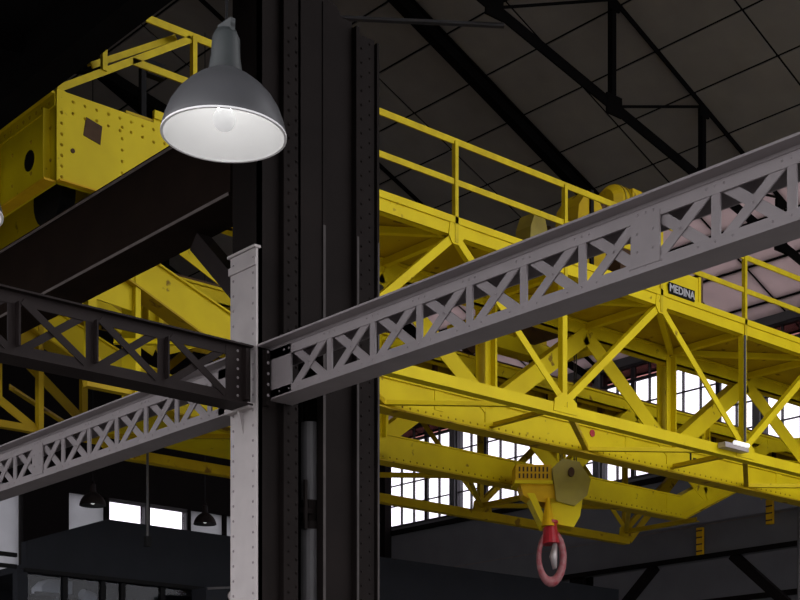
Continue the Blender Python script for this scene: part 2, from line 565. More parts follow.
# ================================================================== COLUMNS
def make_column(yc, label):
    t = thing('steel_column', label, 'column', (7.3, yc, 0), 'riveted columns under the crane runway')
    a, b = yc - 0.2, yc + 0.15
    # left leg: face plate on the aisle side, web, riveted angle
    fp = part('face_plate', MB().box(6.70, 6.72, a, b, 0, 5.86).box(6.685, 6.70, a - 0.01, b + 0.01, 5.72, 5.78), 'plate', t,
              label='pale grey riveted face plate')
    rv = MB()
    for i in range(48):
        z = 0.15 + i * 0.12
        rv.rivet((6.70, a + 0.04, z), (-1, 0, 0), 0.013).rivet((6.70, b - 0.04, z), (-1, 0, 0), 0.013)
    part('rivet_rows', rv, 'grey', fp, kind='stuff')
    part('cap_plate', MB().box(6.68, 6.74, a - 0.01, b + 0.02, 5.86, 5.88), 'plate', t)
    part('bracket', MB().box(6.64, 6.70, a + 0.02, b - 0.0, 4.60, 4.64).prism([(6.70, 4.60), (6.655, 4.60), (6.70, 4.42)], a + 0.17, a + 0.2), 'plate', t)
    leg = part('left_leg', MB().box(6.72, 6.76, a, b, 0, 11.6).box(6.76, 6.975, a + 0.05, a + 0.08, 0, 11.6).box(6.76, 7.14, b - 0.08, b - 0.05, 0, 11.6)
               .box(6.72, 6.80, a - 0.0, a + 0.02, 0, 11.6), 'column', t)
    part('corner_angle', MB().box(6.975, 7.14, a, a + 0.025, 0, 11.6).box(7.115, 7.14, a, b, 0, 11.6).box(6.965, 6.985, a - 0.008, a + 0.08, 0, 11.6), 'column', t)
    rv = MB()
    for i in range(70):
        z = 0.1 + i * 0.11
        rv.rivet((7.02, a, z), (0, -1, 0), 0.016).rivet((7.095, a, z + 0.05), (0, -1, 0), 0.016)
    part('rivet_rows', rv, 'column', leg, kind='stuff')
    # right leg: stepped top
    rl = part('right_leg', MB().box(7.36, 7.395, a - 0.01, a + 0.07, 0, 8.02).box(7.395, 7.72, a + 0.06, a + 0.09, 0, 8.0).box(7.395, 7.93, b - 0.08, b - 0.05, 0, 7.9)
              .box(7.72, 7.75, a, a + 0.1, 0, 7.95).box(7.75, 7.93, a + 0.02, a + 0.045, 0, 7.9).box(7.945, 7.97, a, b, 0, 7.88), 'column', t)
    rv = MB()
    for i in range(66):
        z = 0.12 + i * 0.118
        rv.rivet((7.79, a + 0.02, z), (0, -1, 0), 0.014).rivet((7.88, a + 0.02, z + 0.06), (0, -1, 0), 0.014)
    part('rivet_rows', rv, 'column', rl, kind='stuff')
    bt = None
    for z in (0.2, 2.6, 5.3, 6.9):
        part('batten_plate', MB().box(7.14, 7.36, b - 0.06, b - 0.04, z, z + 0.35), 'column', t)
    part('web_cover', MB().box(7.14, 7.80, a + 0.30, a + 0.32, 0, 7.8), 'column', t)
    part('head_plate', MB().box(7.14, 7.40, a + 0.0, a + 0.03, 5.2, 11.6), 'column', t)
    part('shoulder_plate', MB().prism([(7.3, 7.7), (7.94, 7.7), (7.94, 7.9), (7.8, 7.98), (7.66, 8.0), (7.6, 8.1), (7.3, 8.2)], a + 0.1, a + 0.14), 'column', t)
    for x0, x1, yy in ((7.36, 7.385, a - 0.012), (7.725, 7.745, a - 0.002), (7.95, 7.968, a - 0.002)):
        part('pale_edge', MB().box(x0, x1, yy - 0.003, yy + 0.004, 0.05, 6.2), 'edge', t)  # paler strips along the leg edges, lower part only
    part('base_plate', MB().box(6.6, 8.05, a - 0.1, b + 0.1, 0, 0.05), 'column', t)
    return t


make_column(9.6, 'tall black riveted steel column with a pale face plate, in the foreground')
make_column(1.76, 'black riveted steel column carrying the near end of the lattice beam')
make_column(17.1, 'black riveted steel column under the far stretch of the runway')

# pipe in the column recess
dp = thing('drain_pipe', 'grey round drain pipe running down the recess of the column', 'pipe', (7.375, 9.585, 0))
part('lower_pipe', MB().cyl((7.375, 9.585, 0), (7.375, 9.585, 3.78), 0.095, seg=20), 'pipe', dp, smooth=False)
part('upper_pipe', MB().cyl((7.375, 9.585, 3.98), (7.375, 9.585, 4.62), 0.085, seg=20), 'pipe', dp)
part('collar', MB().cyl((7.375, 9.585, 3.74), (7.375, 9.585, 3.80), 0.105, seg=20).cyl((7.375, 9.585, 3.80), (7.375, 9.585, 3.98), 0.06, 0.085, seg=16), 'column', dp)
part('clamp', MB().box(7.16, 7.34, 9.50, 9.53, 3.86, 3.90).cyl((7.24, 9.47, 3.72), (7.24, 9.47, 4.12), 0.018, seg=8), 'column', dp)


# ================================================================== LATTICE BEAMS (along the hall)
ZT5, ZL1, ZL0, ZB5 = 5.082, 4.987, 4.748, 4.69


def lattice_long(y0, y1, verts, plate_y, label, ends):
    XF = 6.83
    t = thing('lattice_beam', label, 'beam', (XF + 0.1, (y0 + y1) / 2, ZB5), 'grey lattice beams between the columns')
    part('top_flange', MB().box(XF - 0.12, XF + 0.24, y0, y1, ZT5, ZT5 + 0.015), 'grey', t)
    part('top_angle', MB().box(XF - 0.012, XF, y0, y1, ZL1, ZT5).box(XF - 0.02, XF - 0.012, y0, y1, ZT5 - 0.022, ZT5), 'grey', t)
    part('rear_angle', MB().box(XF + 0.20, XF + 0.212, y0, y1, ZL1, ZT5).box(XF + 0.20, XF + 0.212, y0, y1, ZB5 + 0.012, ZL0), 'grey', t)
    part('bottom_flange', MB().box(XF - 0.014, XF + 0.22, y0, y1, ZB5 - 0.012, ZB5), 'grey', t)
    part('bottom_angle', MB().box(XF - 0.012, XF, y0, y1, ZB5, ZL0), 'grey', t)
    rv = MB()
    v0 = None
    ys = sorted(verts)
    step = ys[1] - ys[0]
    for y in ys:
        if abs(y - plate_y) < 0.1:
            part('splice_plate', MB().box(XF - 0.018, XF - 0.006, y - 0.11, y + 0.11, ZL0 - 0.03, ZL1 + 0.03), 'grey', t)
            for dy in (-0.06, 0.06):
                for z in (ZL0 + 0.06, ZL0 + 0.17):
                    rv.rivet((XF - 0.018, y + dy, z), (-1, 0, 0), 0.011)
        else:
            m = MB().box(XF - 0.010, XF + 0.004, y - 0.030, y + 0.030, ZL0 - 0.02, ZL1 + 0.02)
            if v0 is None:
                v0 = part('upright', m, 'grey', t)
                v0y = y
            else:
                again(v0, (0, y - v0y, 0))
        for dy in (-0.06, 0, 0.06):
            rv.rivet((XF - 0.012, y + dy, ZL1 + 0.045), (-1, 0, 0), 0.010)
        for dy in (-0.12, 0, 0.12):
            rv.rivet((XF - 0.012, y + dy, ZB5 + 0.028), (-1, 0, 0), 0.009)
    spans = [(ys[i], ys[i + 1]) for i in range(len(ys) - 1)]
    d0 = None
    zz0, zz1 = ZL0 - 0.035, ZL1 + 0.035
    for a, b in spans:
        if d0 is None:
            d0 = part('diagonal', MB().bar((XF + 0.012, a + 0.05, zz0), (XF + 0.012, b - 0.05, zz1), 0.066, 0.010, (1, 0, 0)), 'grey', t)
            d1 = part('diagonal', MB().bar((XF + 0.0, b - 0.05, zz0), (XF + 0.0, a + 0.05, zz1), 0.066, 0.010, (1, 0, 0)), 'grey', t)
            da = a
        else:
            again(d0, (0, a - da, 0))
            again(d1, (0, a - da, 0))
        rv.rivet((XF - 0.006, (a + b) / 2, (zz0 + zz1) / 2), (-1, 0, 0), 0.010)
    for ya, yb in ends:
        part('end_plate', MB().box(XF - 0.012, XF + 0.004, ya, yb, ZB5, ZT5), 'grey', t)
    part('rivet_rows', rv, 'grey', t, kind='stuff')
    return t


P = 0.505
lattice_long(1.96, 9.40, [9.131 - P * k for k in range(14)], 5.596,
             'grey steel lattice beam crossing the right half, nearest the viewer',
             ((9.131 - 0.03, 9.398), (1.96, 2.6)))
lattice_long(9.80, 16.90, [10.235 - 0.0 + P * k for k in range(13)], 13.265,
             'pale grey steel lattice beam running left from behind the column',
             ((9.80, 10.1), (16.4, 16.9)))
# riveted cleat joining beam and column
cl = thing('connection_angle', 'dark riveted angle cleat joining the lattice beam to the column', 'bracket', (6.78, 9.36, 4.62))
part('leg', MB().box(6.765, 6.80, 9.345, 9.398, 4.62, 5.06), 'column', cl)
rv = MB()
for i in range(5):
    rv.rivet((6.78, 9.345, 4.70 + i * 0.085), (0, -1, 0), 0.014)
part('rivet_rows', rv, 'grey', cl, kind='stuff')


# ---- dark lattice beam across the aisle
def lattice_cross():
    YF = 9.45
    zt, zb = 5.07, 4.63
    t = thing('cross_lattice_beam', 'dark steel lattice beam joining the column from the left', 'beam', (5.0, YF, zb))
    x0, x1 = 2.0, 6.68
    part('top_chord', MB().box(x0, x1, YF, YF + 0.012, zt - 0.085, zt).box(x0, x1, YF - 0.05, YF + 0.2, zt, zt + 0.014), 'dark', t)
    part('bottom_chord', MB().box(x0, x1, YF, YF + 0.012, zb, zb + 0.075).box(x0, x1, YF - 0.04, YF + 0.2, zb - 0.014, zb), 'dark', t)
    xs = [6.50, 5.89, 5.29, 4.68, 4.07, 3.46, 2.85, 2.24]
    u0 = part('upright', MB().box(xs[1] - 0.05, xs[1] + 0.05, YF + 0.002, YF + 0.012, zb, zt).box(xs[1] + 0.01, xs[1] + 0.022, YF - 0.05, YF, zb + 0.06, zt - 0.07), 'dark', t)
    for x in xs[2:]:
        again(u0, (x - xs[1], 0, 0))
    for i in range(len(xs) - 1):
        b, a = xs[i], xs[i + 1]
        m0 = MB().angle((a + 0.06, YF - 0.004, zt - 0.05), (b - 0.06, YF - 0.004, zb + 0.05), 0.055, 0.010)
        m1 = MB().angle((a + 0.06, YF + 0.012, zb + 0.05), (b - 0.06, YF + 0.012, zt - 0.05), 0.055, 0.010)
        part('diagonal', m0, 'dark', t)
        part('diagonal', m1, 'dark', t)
    part('end_plate', MB().box(6.45, 6.68, YF - 0.004, YF + 0.006, zb, zt).box(6.60, 6.63, YF - 0.06, YF, zb + 0.02, zt - 0.02), 'dark', t)
    rv = MB()
    for i in range(6):
        for x in (6.56, 6.65):
            rv.rivet((x, YF - 0.004, zb + 0.05 + i * 0.07), (0, -1, 0), 0.012)
    part('rivet_rows', rv, 'grey', t, kind='stuff')


lattice_cross()


# ================================================================== CRANE RUNWAY
def runway(xc, y0, y1, label, mat):
    t = thing('runway_girder', label, 'girder', (xc, y0, 6.4), 'runway girders of the crane')
    part('web', MB().box(xc - 0.185, xc - 0.16, y0, y1, 6.43, 7.07), mat, t)
    part('web', MB().box(xc + 0.16, xc + 0.185, y0, y1, 6.43, 7.07), mat, t)
    part('top_flange', MB().box(xc - 0.2, xc + 0.2, y0, y1, 7.07, 7.10), mat, t)
    part('bottom_flange', MB().box(xc - 0.2, xc + 0.2, y0, y1, 6.40, 6.43), mat, t)
    part('pale_edge', MB().box(xc - 0.204, xc - 0.2, y0, y1, 7.06, 7.085), 'pale_edge', t)
    part('pale_edge', MB().box(xc - 0.204, xc - 0.2, y0, y1, 6.405, 6.43), 'pale_edge', t)
    part('rail', MB().box(xc - 0.035, xc + 0.035, y0, y1, 7.10, 7.16), mat, t)
    return t


runway(6.93, 9.82, 24.0, 'dark plate girder of the crane runway, upper left beside the column', 'runway')
r2 = runway(24.8, 4.0, 32.9, 'dark grey runway girder along the far side of the hall', 'wall_dark')
# knee brace between the near runway girder and its column
kb = MB().angle((6.95, 10.66, 6.32), (6.95, 9.82, 5.53), 0.16, 0.02, (1, 0, 0)).bar((7.05, 10.66, 6.32), (7.05, 9.82, 5.53), 0.16, 0.02, (1, 0, 0))
tag(part('knee_brace', kb, 'dark', loc=(6.95, 9.82, 5.55)), 'short dark knee brace slanting from the runway girder to the column', 'brace')
# far columns and knee braces
for i, (y, lab) in enumerate(((15.8, 'dark far column past the right edge, its knee brace rising to the girder'),
                              (22.2, 'dark far column just right of the hook, under the far runway girder'),
                              (28.6, 'dark far column beside the foreground column, under the far runway girder'))):
    t = thing('far_column', lab, 'column', (24.8, y, 0), 'columns under the far runway girder')
    part('shaft', MB().box(24.62, 24.66, y - 0.2, y + 0.2, 0, 6.40).box(24.94, 24.98, y - 0.2, y + 0.2, 0, 6.40).box(24.66, 24.94, y - 0.02, y + 0.02, 0, 6.40), 'wall_black', t)
    for s_ in (-1, 1):
        part('knee_brace', MB().bar((24.7, y + s_ * 0.2, 4.65), (24.7, y + s_ * 2.2, 6.38), 0.2, 0.14, (1, 0, 0)), 'wall_black', t)
# edge strip under the far girder
tag(part('girder_edge_rail', MB().box(24.55, 24.595, 4.0, 32.9, 6.36, 6.46), 'wall_black', loc=(24.58, 4, 6.42)),
    'black edge rail along the foot of the far runway girder', 'rail')
for x, y, z0, z1, lab in ((24.55, 18.72, 6.46, 7.02, 'orange-yellow upright marker strip on the far girder, below the rising girder end'),
                          (24.55, 17.02, 6.86, 7.35, 'yellow and black marker strip hanging near the right edge')):
    t = thing('marker_strip', lab, 'marker', (x, y, z0), 'yellow marker strips on the far girder')
    part('strip', MB().box(x - 0.02, x + 0.045, y - 0.075, y + 0.075, z0, z1), 'orange', t)
    k = 0
    z = z0 + 0.06
    while z < z1 - 0.05:
        part('band', MB().box(x - 0.024, x - 0.02, y - 0.076, y + 0.076, z, z + 0.03), 'rust', t)
        z += 0.14
tag(part('conduit', MB().cyl((24.4, 16.25, 0), (24.4, 16.25, 7.4), 0.03, seg=8), 'pipe', loc=(24.4, 16.25, 0)),
    'thin pale conduit standing at the right edge before the far girder', 'conduit')

# ================================================================== OVERHEAD CRANE
CX0, CX1 = 6.55, 25.05
YA, YM, YF_, YR = 12.39, 13.7, 15.9, 17.7       # front truss, near girder, far girder, rear truss
ND = [7.92 + 1.87 * k for k in range(10)]       # panel points 7.92 ... 24.75
crane = thing('overhead_crane', 'yellow riveted overhead travelling crane bridge spanning the hall', 'crane', (CX0, 15.05, 7.16))


def rivets(parent, pts, n, r, mat='yellow_old'):
    m = MB()
    for p in pts:
        m.rivet(p, n, r)
    return part('rivet_rows', m, mat, parent, kind='stuff')


# ---- end carriages
def end_carriage(xc0, xc1, near):
    y0, y1 = YA, (YR if near else 16.4)
    m = MB()
    m.box(xc0, xc0 + 0.02, y0, y1, 7.26, 8.11)
    m.box(xc1 - 0.02, xc1, y0, y1, 7.26, 8.11)
    m.box(xc0, xc1, y0, y1, 8.09, 8.13)
    e = part('end_carriage', m, 'yellow', crane)
    ox = xc0 if near else xc1
    s = -1 if near else 1
    part('flange_angle', MB().box(min(ox, ox + s * 0.10), max(ox, ox + s * 0.10), y0, y1, 8.09, 8.11).box(min(ox, ox + s * 0.012), max(ox, ox + s * 0.012), y0, y1, 7.98, 8.09), 'yellow', e)
    part('flange_angle', MB().box(min(ox, ox + s * 0.12), max(ox, ox + s * 0.12), y0, y1, 7.26, 7.28), 'orange', e)
    for k in range(6):
        y = y0 + 0.12 + k * (y1 - y0 - 0.24) / 5
        part('stiffener', MB().box(min(ox, ox + s * 0.07), max(ox, ox + s * 0.07), y - 0.01, y + 0.01, 7.28, 7.98), 'yellow', e)
    pts = []
    for k in range(40):
        y = y0 + 0.1 + k * 0.13
        pts += [(ox + s * 0.012, y, 8.03)]
        if k % 3 == 0:
            pts += [(ox, y, 7.5), (ox, y, 7.8)]
    rivets(e, pts, (s, 0, 0), 0.022)
    for yy in (y0 + 0.52, y1 - 0.7):
        part('hand_hole', MB().cyl((ox, yy, 7.63), (ox + s * 0.006, yy, 7.63), 0.1, seg=16), 'black', e)
    for yy in (y0 + 0.7, y1 - 0.7):
        xw = 6.93 if near else 24.8
        w_ = part('wheel', MB().cyl((xw - 0.07, yy, 7.42), (xw + 0.07, yy, 7.42), 0.26, seg=24).cyl((xw - 0.1, yy, 7.42), (xw - 0.07, yy, 7.42), 0.29, seg=24), 'black', e)
    return e


ec = end_carriage(CX0, 7.25, True)
end_carriage(24.4, CX1, False)
# front end box plate with hole and rivets
eb = part('end_box', MB().prism([(CX0, 7.26), (7.40, 7.26), (7.56, 7.62), (7.78, 7.66), (7.78, 8.13), (CX0, 8.13)], YA - 0.012, YA + 0.02)
          .box(CX0, CX0 + 0.09, YA - 0.024, YA - 0.012, 7.26, 8.13).box(7.3, 7.78, YA, YM, 8.07, 8.13), 'yellow', crane)
part('lower_angle', MB().box(CX0, 7.45, YA - 0.08, YA - 0.012, 7.26, 7.275), 'orange', eb)
part('grime_patch', MB().prism([(6.83, 7.78), (6.86, 7.96), (7.03, 7.92), (7.01, 7.74)], YA - 0.018, YA - 0.012), 'rust', eb, label='dark oily square opening')
part('hole_cover', MB().cyl((6.72, YA - 0.012, 7.60), (6.72, YA - 0.02, 7.60), 0.022, seg=12), 'rust', eb)
pts = []
for k in range(10):
    pts += [(6.60 + k * 0.125, YA - 0.012, 8.06), (6.60 + k * 0.125, YA - 0.012, 7.96 - 0.01 * (k % 3))]
for k in range(7):
    pts += [(6.6, YA - 0.024, 7.32 + 0.1 * k), (7.25, YA - 0.012, 7.32 + 0.11 * k)]
rivets(eb, pts, (0, -1, 0), 0.018)


# ---- auxiliary lattice trusses carrying the walkways
def aux_truss(y, name, mat):
    s = -1 if y < 15 else 1
    m = MB()
    m.box(7.6, 24.5, y - 0.01, y + 0.01, 8.03, 8.25)
    m.box(7.6, 24.5, y + (0 if s < 0 else -0.1), y + (0.1 if s < 0 else 0), 8.03, 8.045)
    m.box(7.6, 24.5, y - 0.03, y - 0.01, 8.17, 8.25)
    t = part(name, m, mat, crane)
    ml = MB()
    zb = 6.26 if s < 0 else 6.17
    xr = 22.4 if s < 0 else 21.1
    ml.bar((10.2, y, zb + 0.07), (xr, y, zb + 0.07), 0.14, 0.02)
    ml.box(10.2, xr, y, y + 0.13, zb, zb + 0.015)
    ml.bar((10.2, y, zb + 0.07), (7.92, y, 8.0), 0.13, 0.02)
    ml.bar((xr, y, zb + 0.07), (24.3 if s < 0 else 22.9, y, 8.0), 0.13, 0.02)
    part('bottom_chord', ml, mat, t)
    g0 = {}
    for k, x in enumerate(ND):
        top = (k % 2 == 0)
        if x < 9 or x > 23:
            continue
        if top:
            g = MB().prism([(x - 0.1, 8.17), (x + 0.1, 8.17), (x + 0.12, 8.02), (x + 0.06, 7.93), (x - 0.06, 7.93), (x - 0.12, 8.02)], y - 0.022, y - 0.010)
        else:
            g = MB().prism([(x - 0.22, 6.29), (x + 0.22, 6.29), (x + 0.20, 6.44), (x + 0.07, 6.53), (x - 0.07, 6.53), (x - 0.20, 6.44)], y - 0.022, y - 0.010)
            part('upright', MB().angle((x, y, 6.34), (x, y, 8.05), 0.085, 0.012), mat, t)
        part('gusset_plate', g, mat, t)
    for k in range(len(ND) - 1):
        xa_, xb_ = ND[k], ND[k + 1]
        if xa_ < 9 or xb_ > 23:
            continue
        za, zb_ = (8.04, 6.42) if k % 2 == 0 else (6.42, 8.04)
        part('diagonal', MB().angle((xa_, y, za), (xb_, y, zb_), 0.095, 0.012, (0, 1, 0)), mat, t)
    return t


ft = aux_truss(YA, 'front_truss', 'yellow')
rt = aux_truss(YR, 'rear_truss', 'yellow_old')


# ---- walkway decks with their under-bracing
def deck(y0, y1, ya, name):
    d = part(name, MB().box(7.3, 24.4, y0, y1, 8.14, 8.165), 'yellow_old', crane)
    for k, x in enumerate(ND):
        part('bracket', MB().angle((x, y0 + 0.02, 8.08), (x, y1 - 0.02, 8.08), 0.09, 0.012, (1, 0, 0)), 'yellow', d)
        if k < len(ND) - 1:
            xm = ND[k + 1]
            a, b = (y0, y1) if k % 2 == 0 else (y1, y0)
            part('bracing_bar', MB().angle((x, a + (0.05 if a == y0 else -0.05), 8.04), (xm, b + (0.05 if b == y0 else -0.05), 8.04), 0.08, 0.012, (0, 0, 1)), 'yellow', d)
    return d


deck(YA, YM + 0.05, YA, 'front_walkway')
deck(YF_ + 0.1, YR, YR, 'rear_walkway')


# ---- main girders: trussed, with a deep fish-belly bottom chord
def main_girder(y0, name, mat, far):
    xk = 20.4 if far else 21.7
    y1 = y0 + 0.16
    yc = (y0 + y1) / 2
    prof_b = [(7.25, 7.30), (7.9, 7.12), (9.0, 6.66), (10.1, 6.38), (11.75, 6.30), (xk, 6.30), (xk + 2.1, 7.25), (24.6, 7.40)]
    prof_t = [(24.6, 7.85), (xk + 2.0, 7.68), (xk - 0.1, 6.68), (11.75, 6.68), (10.6, 6.74), (9.46, 6.95), (8.3, 7.36), (7.25, 7.70)]
    g = part(name, MB().prism(prof_b + prof_t, y0, y0 + 0.03), mat, crane)
    part('rear_plate', MB().prism(prof_b + prof_t, y1 - 0.02, y1), mat, g)
    for a, b in zip(prof_b[:-1], prof_b[1:]):
        part('bottom_flange', MB().bar((a[0], yc, a[1]), (b[0], yc, b[1]), 0.02, y1 - y0 + 0.10, (0, 1, 0)), 'yellow_old', g)
    for a, b in zip(prof_t[:-1], prof_t[1:]):
        part('cover_plate', MB().bar((a[0], yc, a[1]), (b[0], yc, b[1]), 0.02, y1 - y0 + 0.06, (0, 1, 0)), mat, g)
    for a, b in zip(prof_b[1:-2], prof_b[2:-1]):
        part('edge_angle', MB().bar((a[0], y0 - 0.008, a[1] + 0.06), (b[0], y0 - 0.008, b[1] + 0.06), 0.09, 0.012), mat, g)
    ztop = 8.1
    part('top_chord', MB().box(7.25, 24.6, y0, y0 + 0.03, 7.92, ztop).box(7.25, 24.6, y0, y1, 7.92, 7.94).box(7.25, 24.6, y0 - 0.03, y1 + 0.03, ztop, ztop + 0.03), mat, g)
    part('trolley_rail', MB().box(7.4, 24.4, (y0 + y1) / 2 - 0.03, (y0 + y1) / 2 + 0.03, ztop + 0.03, ztop + 0.09), 'rust', g)
    for k, x in enumerate(ND):
        if k % 2 == 1:
            zb = 6.62 if 11.8 < x < 20.5 else 7.2
            part('upright', MB().box(x - 0.11, x + 0.11, y0 - 0.014, y0, zb - (0.3 if zb < 7 else 0), 8.0).box(x - 0.012, x + 0.012, y0 - 0.10, y0 - 0.014, zb, 8.0), mat, g)
            part('upright', MB().box(x - 0.11, x + 0.11, y1, y1 + 0.014, zb, 8.0), mat, g)
    for k in range(len(ND) - 1):
        xa_, xb_ = ND[k], ND[k + 1]
        f = lambda x: 6.6 if 11.8 < x < 20.5 else (6.6 + (11.8 - x) * 0.28 if x < 12 else 6.6 + (x - 20.5) * 0.4)
        pa = (xa_, 7.95) if k % 2 == 0 else (xa_, f(xa_))
        pb = (xb_, f(xb_)) if k % 2 == 0 else (xb_, 7.95)
        part('diagonal', MB().angle((pa[0], y0 - 0.004, pa[1]), (pb[0], y0 - 0.004, pb[1]), 0.24, 0.014), mat, g)
    # hanging bracket plate at the end
    hb_ = part('hanging_bracket', MB().prism([(7.45, 7.4), (8.2, 7.2), (8.2, 6.74), (7.45, 6.80)], y0 + 0.03, y0 + 0.05), 'yellow' if not far else 'yellow_old', g)
    part('bracket_edge', MB().box(8.17, 8.235, y0 - 0.03, y0 + (0.26 if not far else 0.06), 5.84, 7.22), 'yellow' if not far else 'yellow_old', hb_)
    part('bracket_edge', MB().box(7.62, 7.72, y0 + 0.0, y0 + 0.10, 6.15, 6.8), 'yellow' if not far else 'yellow_old', hb_)
    part('bracket_foot', MB().box(7.62, 8.2, y0 + 0.02, y0 + 0.12, 5.84, 5.92).bar((7.65, y0 + 0.06, 6.2), (8.15, y0 + 0.06, 5.9), 0.1, 0.02), 'yellow_old', hb_)
    pts = []
    for k in range(66):
        x = 11.85 + k * 0.13
        pts.append((x, y0 - 0.014, 6.36))
    rivets(g, pts, (0, -1, 0), 0.018)
    for x in (12.6, 16.3, 20.0):
        part('web_seam', MB().box(x - 0.07, x + 0.07, y0 - 0.012, y0, 6.42, 6.69), mat, g)
    if far:
        pl = part('rail_beam_plate', MB().box(7.4, 24.4, y1 + 0.16, y1 + 0.185, 7.35, 8.1), 'yellow_old', g)
        k = 0
        x = 8.0
        s0 = None
        while x < 24:
            if s0 is None:
                s0 = part('stiffener', MB().box(x - 0.03, x + 0.03, y1 + 0.10, y1 + 0.16, 7.35, 8.1), 'rust', g)
                xs0 = x
            else:
                again(s0, (x - xs0, 0, 0))
            x += 0.62
    return g


ng = main_girder(YM, 'near_main_girder', 'yellow', False)
fg = main_girder(YF_, 'far_main_girder', 'yellow', True)
part('red_disc', MB().cyl((15.52, YM - 0.004, 6.60), (15.52, YM - 0.016, 6.60), 0.05, seg=16), 'red', ng, label='small round red sticker')
part('marking', MB().box(17.72, 17.76, YM - 0.006, YM - 0.002, 6.55, 6.66).box(17.80, 17.88, YM - 0.006, YM - 0.002, 6.55, 6.60), 'black', ng)

# lower lateral bracing between front truss and near girder
for k, x in enumerate(ND):
    if k % 2 == 1 and 9 < x < 23:
        part('lateral_strut', MB().angle((x, YA, 6.36), (x, YM, 6.36), 0.08, 0.012, (0, 0, 1)), 'yellow_old', ft)
        part('lateral_brace', MB().angle((x, YA, 6.37), (x - 1.87, YM, 6.34), 0.07, 0.012, (0, 0, 1)), 'yellow', ft)
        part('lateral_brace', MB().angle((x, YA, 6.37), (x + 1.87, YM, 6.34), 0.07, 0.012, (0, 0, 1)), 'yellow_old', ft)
        part('lateral_strut', MB().angle((x, YR, 6.36), (x, YF_ + 0.16, 6.36), 0.08, 0.012, (0, 0, 1)), 'yellow_old', rt)
        part('lateral_brace', MB().angle((x, YR, 6.37), (x - 1.87, YF_ + 0.16, 6.34), 0.07, 0.012, (0, 0, 1)), 'yellow_old', rt)
        if x < 20:
            part('lateral_brace', MB().angle((x, YR, 6.37), (x + 1.87, YF_ + 0.16, 6.34), 0.07, 0.012, (0, 0, 1)), 'yellow_old', rt)


part('inspection_plate', MB().box(9.3, 12.2, YF_ + 0.18, YR - 0.05, 6.40, 6.42), 'yellow', rt)
part('plate_edge', MB().box(9.3, 12.2, YF_ + 0.16, YF_ + 0.18, 6.36, 6.44), 'yellow_old', rt)


# ---- handrails
def handrail(y, name, x0, detail):
    f = 1.0 if detail else 0.55
    top = part(name, MB().angle((x0, y, 9.13), (24.4, y, 9.13), 0.075 * f, 0.02), 'yellow_rail', crane)
    part('mid_rail', MB().angle((x0 - 0.15, y, 8.66), (24.4, y, 8.66), 0.07 * f, 0.02), 'yellow_rail', top)
    for x in [8.07] + ND[1:]:
        part('post', MB().angle((x, y - 0.02, 7.95 if x > 9 else 8.1), (x, y - 0.02, 9.13), 0.05, 0.02), 'yellow_rail', top)
    if detail:
        part('sloping_rail', MB().angle((CX0 + 0.02, y, 8.14), (8.04, y, 9.10), 0.065, 0.02), 'yellow_rail', top)
        part('sloping_rail', MB().angle((7.0, y + 0.14, 8.55), (7.95, y + 0.14, 9.14), 0.06, 0.02), 'yellow_rail', top)
        part('short_post', MB().box(7.03, 7.08, y - 0.03, y + 0.02, 8.46, 8.70), 'yellow_rail', top)
        part('cable_tube', MB().cyl((17.21, y - 0.05, 6.5), (17.21, y - 0.05, 8.0), 0.02, seg=8), 'pipe', top)
    return top


hr = handrail(YA, 'front_handrail', 7.52, True)

# ---- name board on the walkway edge
nb = part('cabinet', MB().box(15.25, 16.22, YA - 0.01, YA + 0.28, 8.25, 8.58).box(16.2, 16.25, YA - 0.02, YA + 0.3, 8.2, 8.60), 'yellow', crane)
part('cabinet_edge', MB().box(16.25, 16.32, YA, YA + 0.3, 8.25, 8.66), 'rust', nb)
sg = part('name_plate', MB().box(15.53, 16.08, YA - 0.045, YA - 0.03, 8.225, 8.375), 'black', crane, label='black name plate with white letters')


def lettering(txt, size, x, y, z, parent, mat):
    cu = bpy.data.curves.new('lettering', 'FONT')
    cu.body = txt
    cu.size = size
    cu.extrude = 0.002
    cu.offset = 0.003
    cu.align_x = 'CENTER'
    cu.align_y = 'CENTER'
    tmp = bpy.data.objects.new('lettering_tmp', cu)
    C.objects.link(tmp)
    bpy.context.view_layer.update()
    me = bpy.data.meshes.new_from_object(tmp.evaluated_get(bpy.context.evaluated_depsgraph_get()))
    bpy.data.objects.remove(tmp)
    b = base_of(parent)
    me.transform(Matrix.Translation(Vector((x, y, z)) - b) @ Matrix.Rotation(math.pi / 2, 4, 'X'))
    me.materials.clear()
    me.materials.append(M[mat])
    o = bpy.data.objects.new('lettering', me)
    C.objects.link(o)
    o.parent = parent
    return o


lettering('MEDINA', 0.145, 15.805, YA - 0.047, 8.298, sg, 'white')

# ---- travel drive standing on the front walkway
dm = part('travel_motor', MB().cyl((15.2, 13.1, 9.56), (15.7, 13.1, 9.56), 0.25, seg=20).cyl((15.7, 13.1, 9.56), (15.82, 13.1, 9.56), 0.25, 0.13, seg=20)
          .cyl((15.1, 13.1, 9.56), (15.2, 13.1, 9.56), 0.16, 0.25, seg=20), 'yellow_old', crane)
part('motor_foot', MB().box(15.25, 15.65, 12.95, 13.25, 8.165, 9.34), 'rust', dm)
part('terminal_box', MB().box(15.35, 15.55, 12.82, 12.92, 9.58, 9.72), 'yellow_old', dm)
for k in range(5):
    part('cooling_fin', MB().cyl((15.24 + k * 0.1, 13.1, 9.56), (15.26 + k * 0.1, 13.1, 9.56), 0.265, seg=20), 'olive', dm)
gb = part('gearbox', MB().prism([(14.35, 8.165), (14.9, 8.165), (14.96, 8.9), (14.92, 9.3), (14.78, 9.5), (14.58, 9.52), (14.42, 9.3), (14.36, 8.8)], 12.95, 13.35), 'yellow_old', crane)
part('gearbox_rib', MB().box(14.62, 14.68, 12.92, 13.38, 8.165, 9.54), 'black', gb)
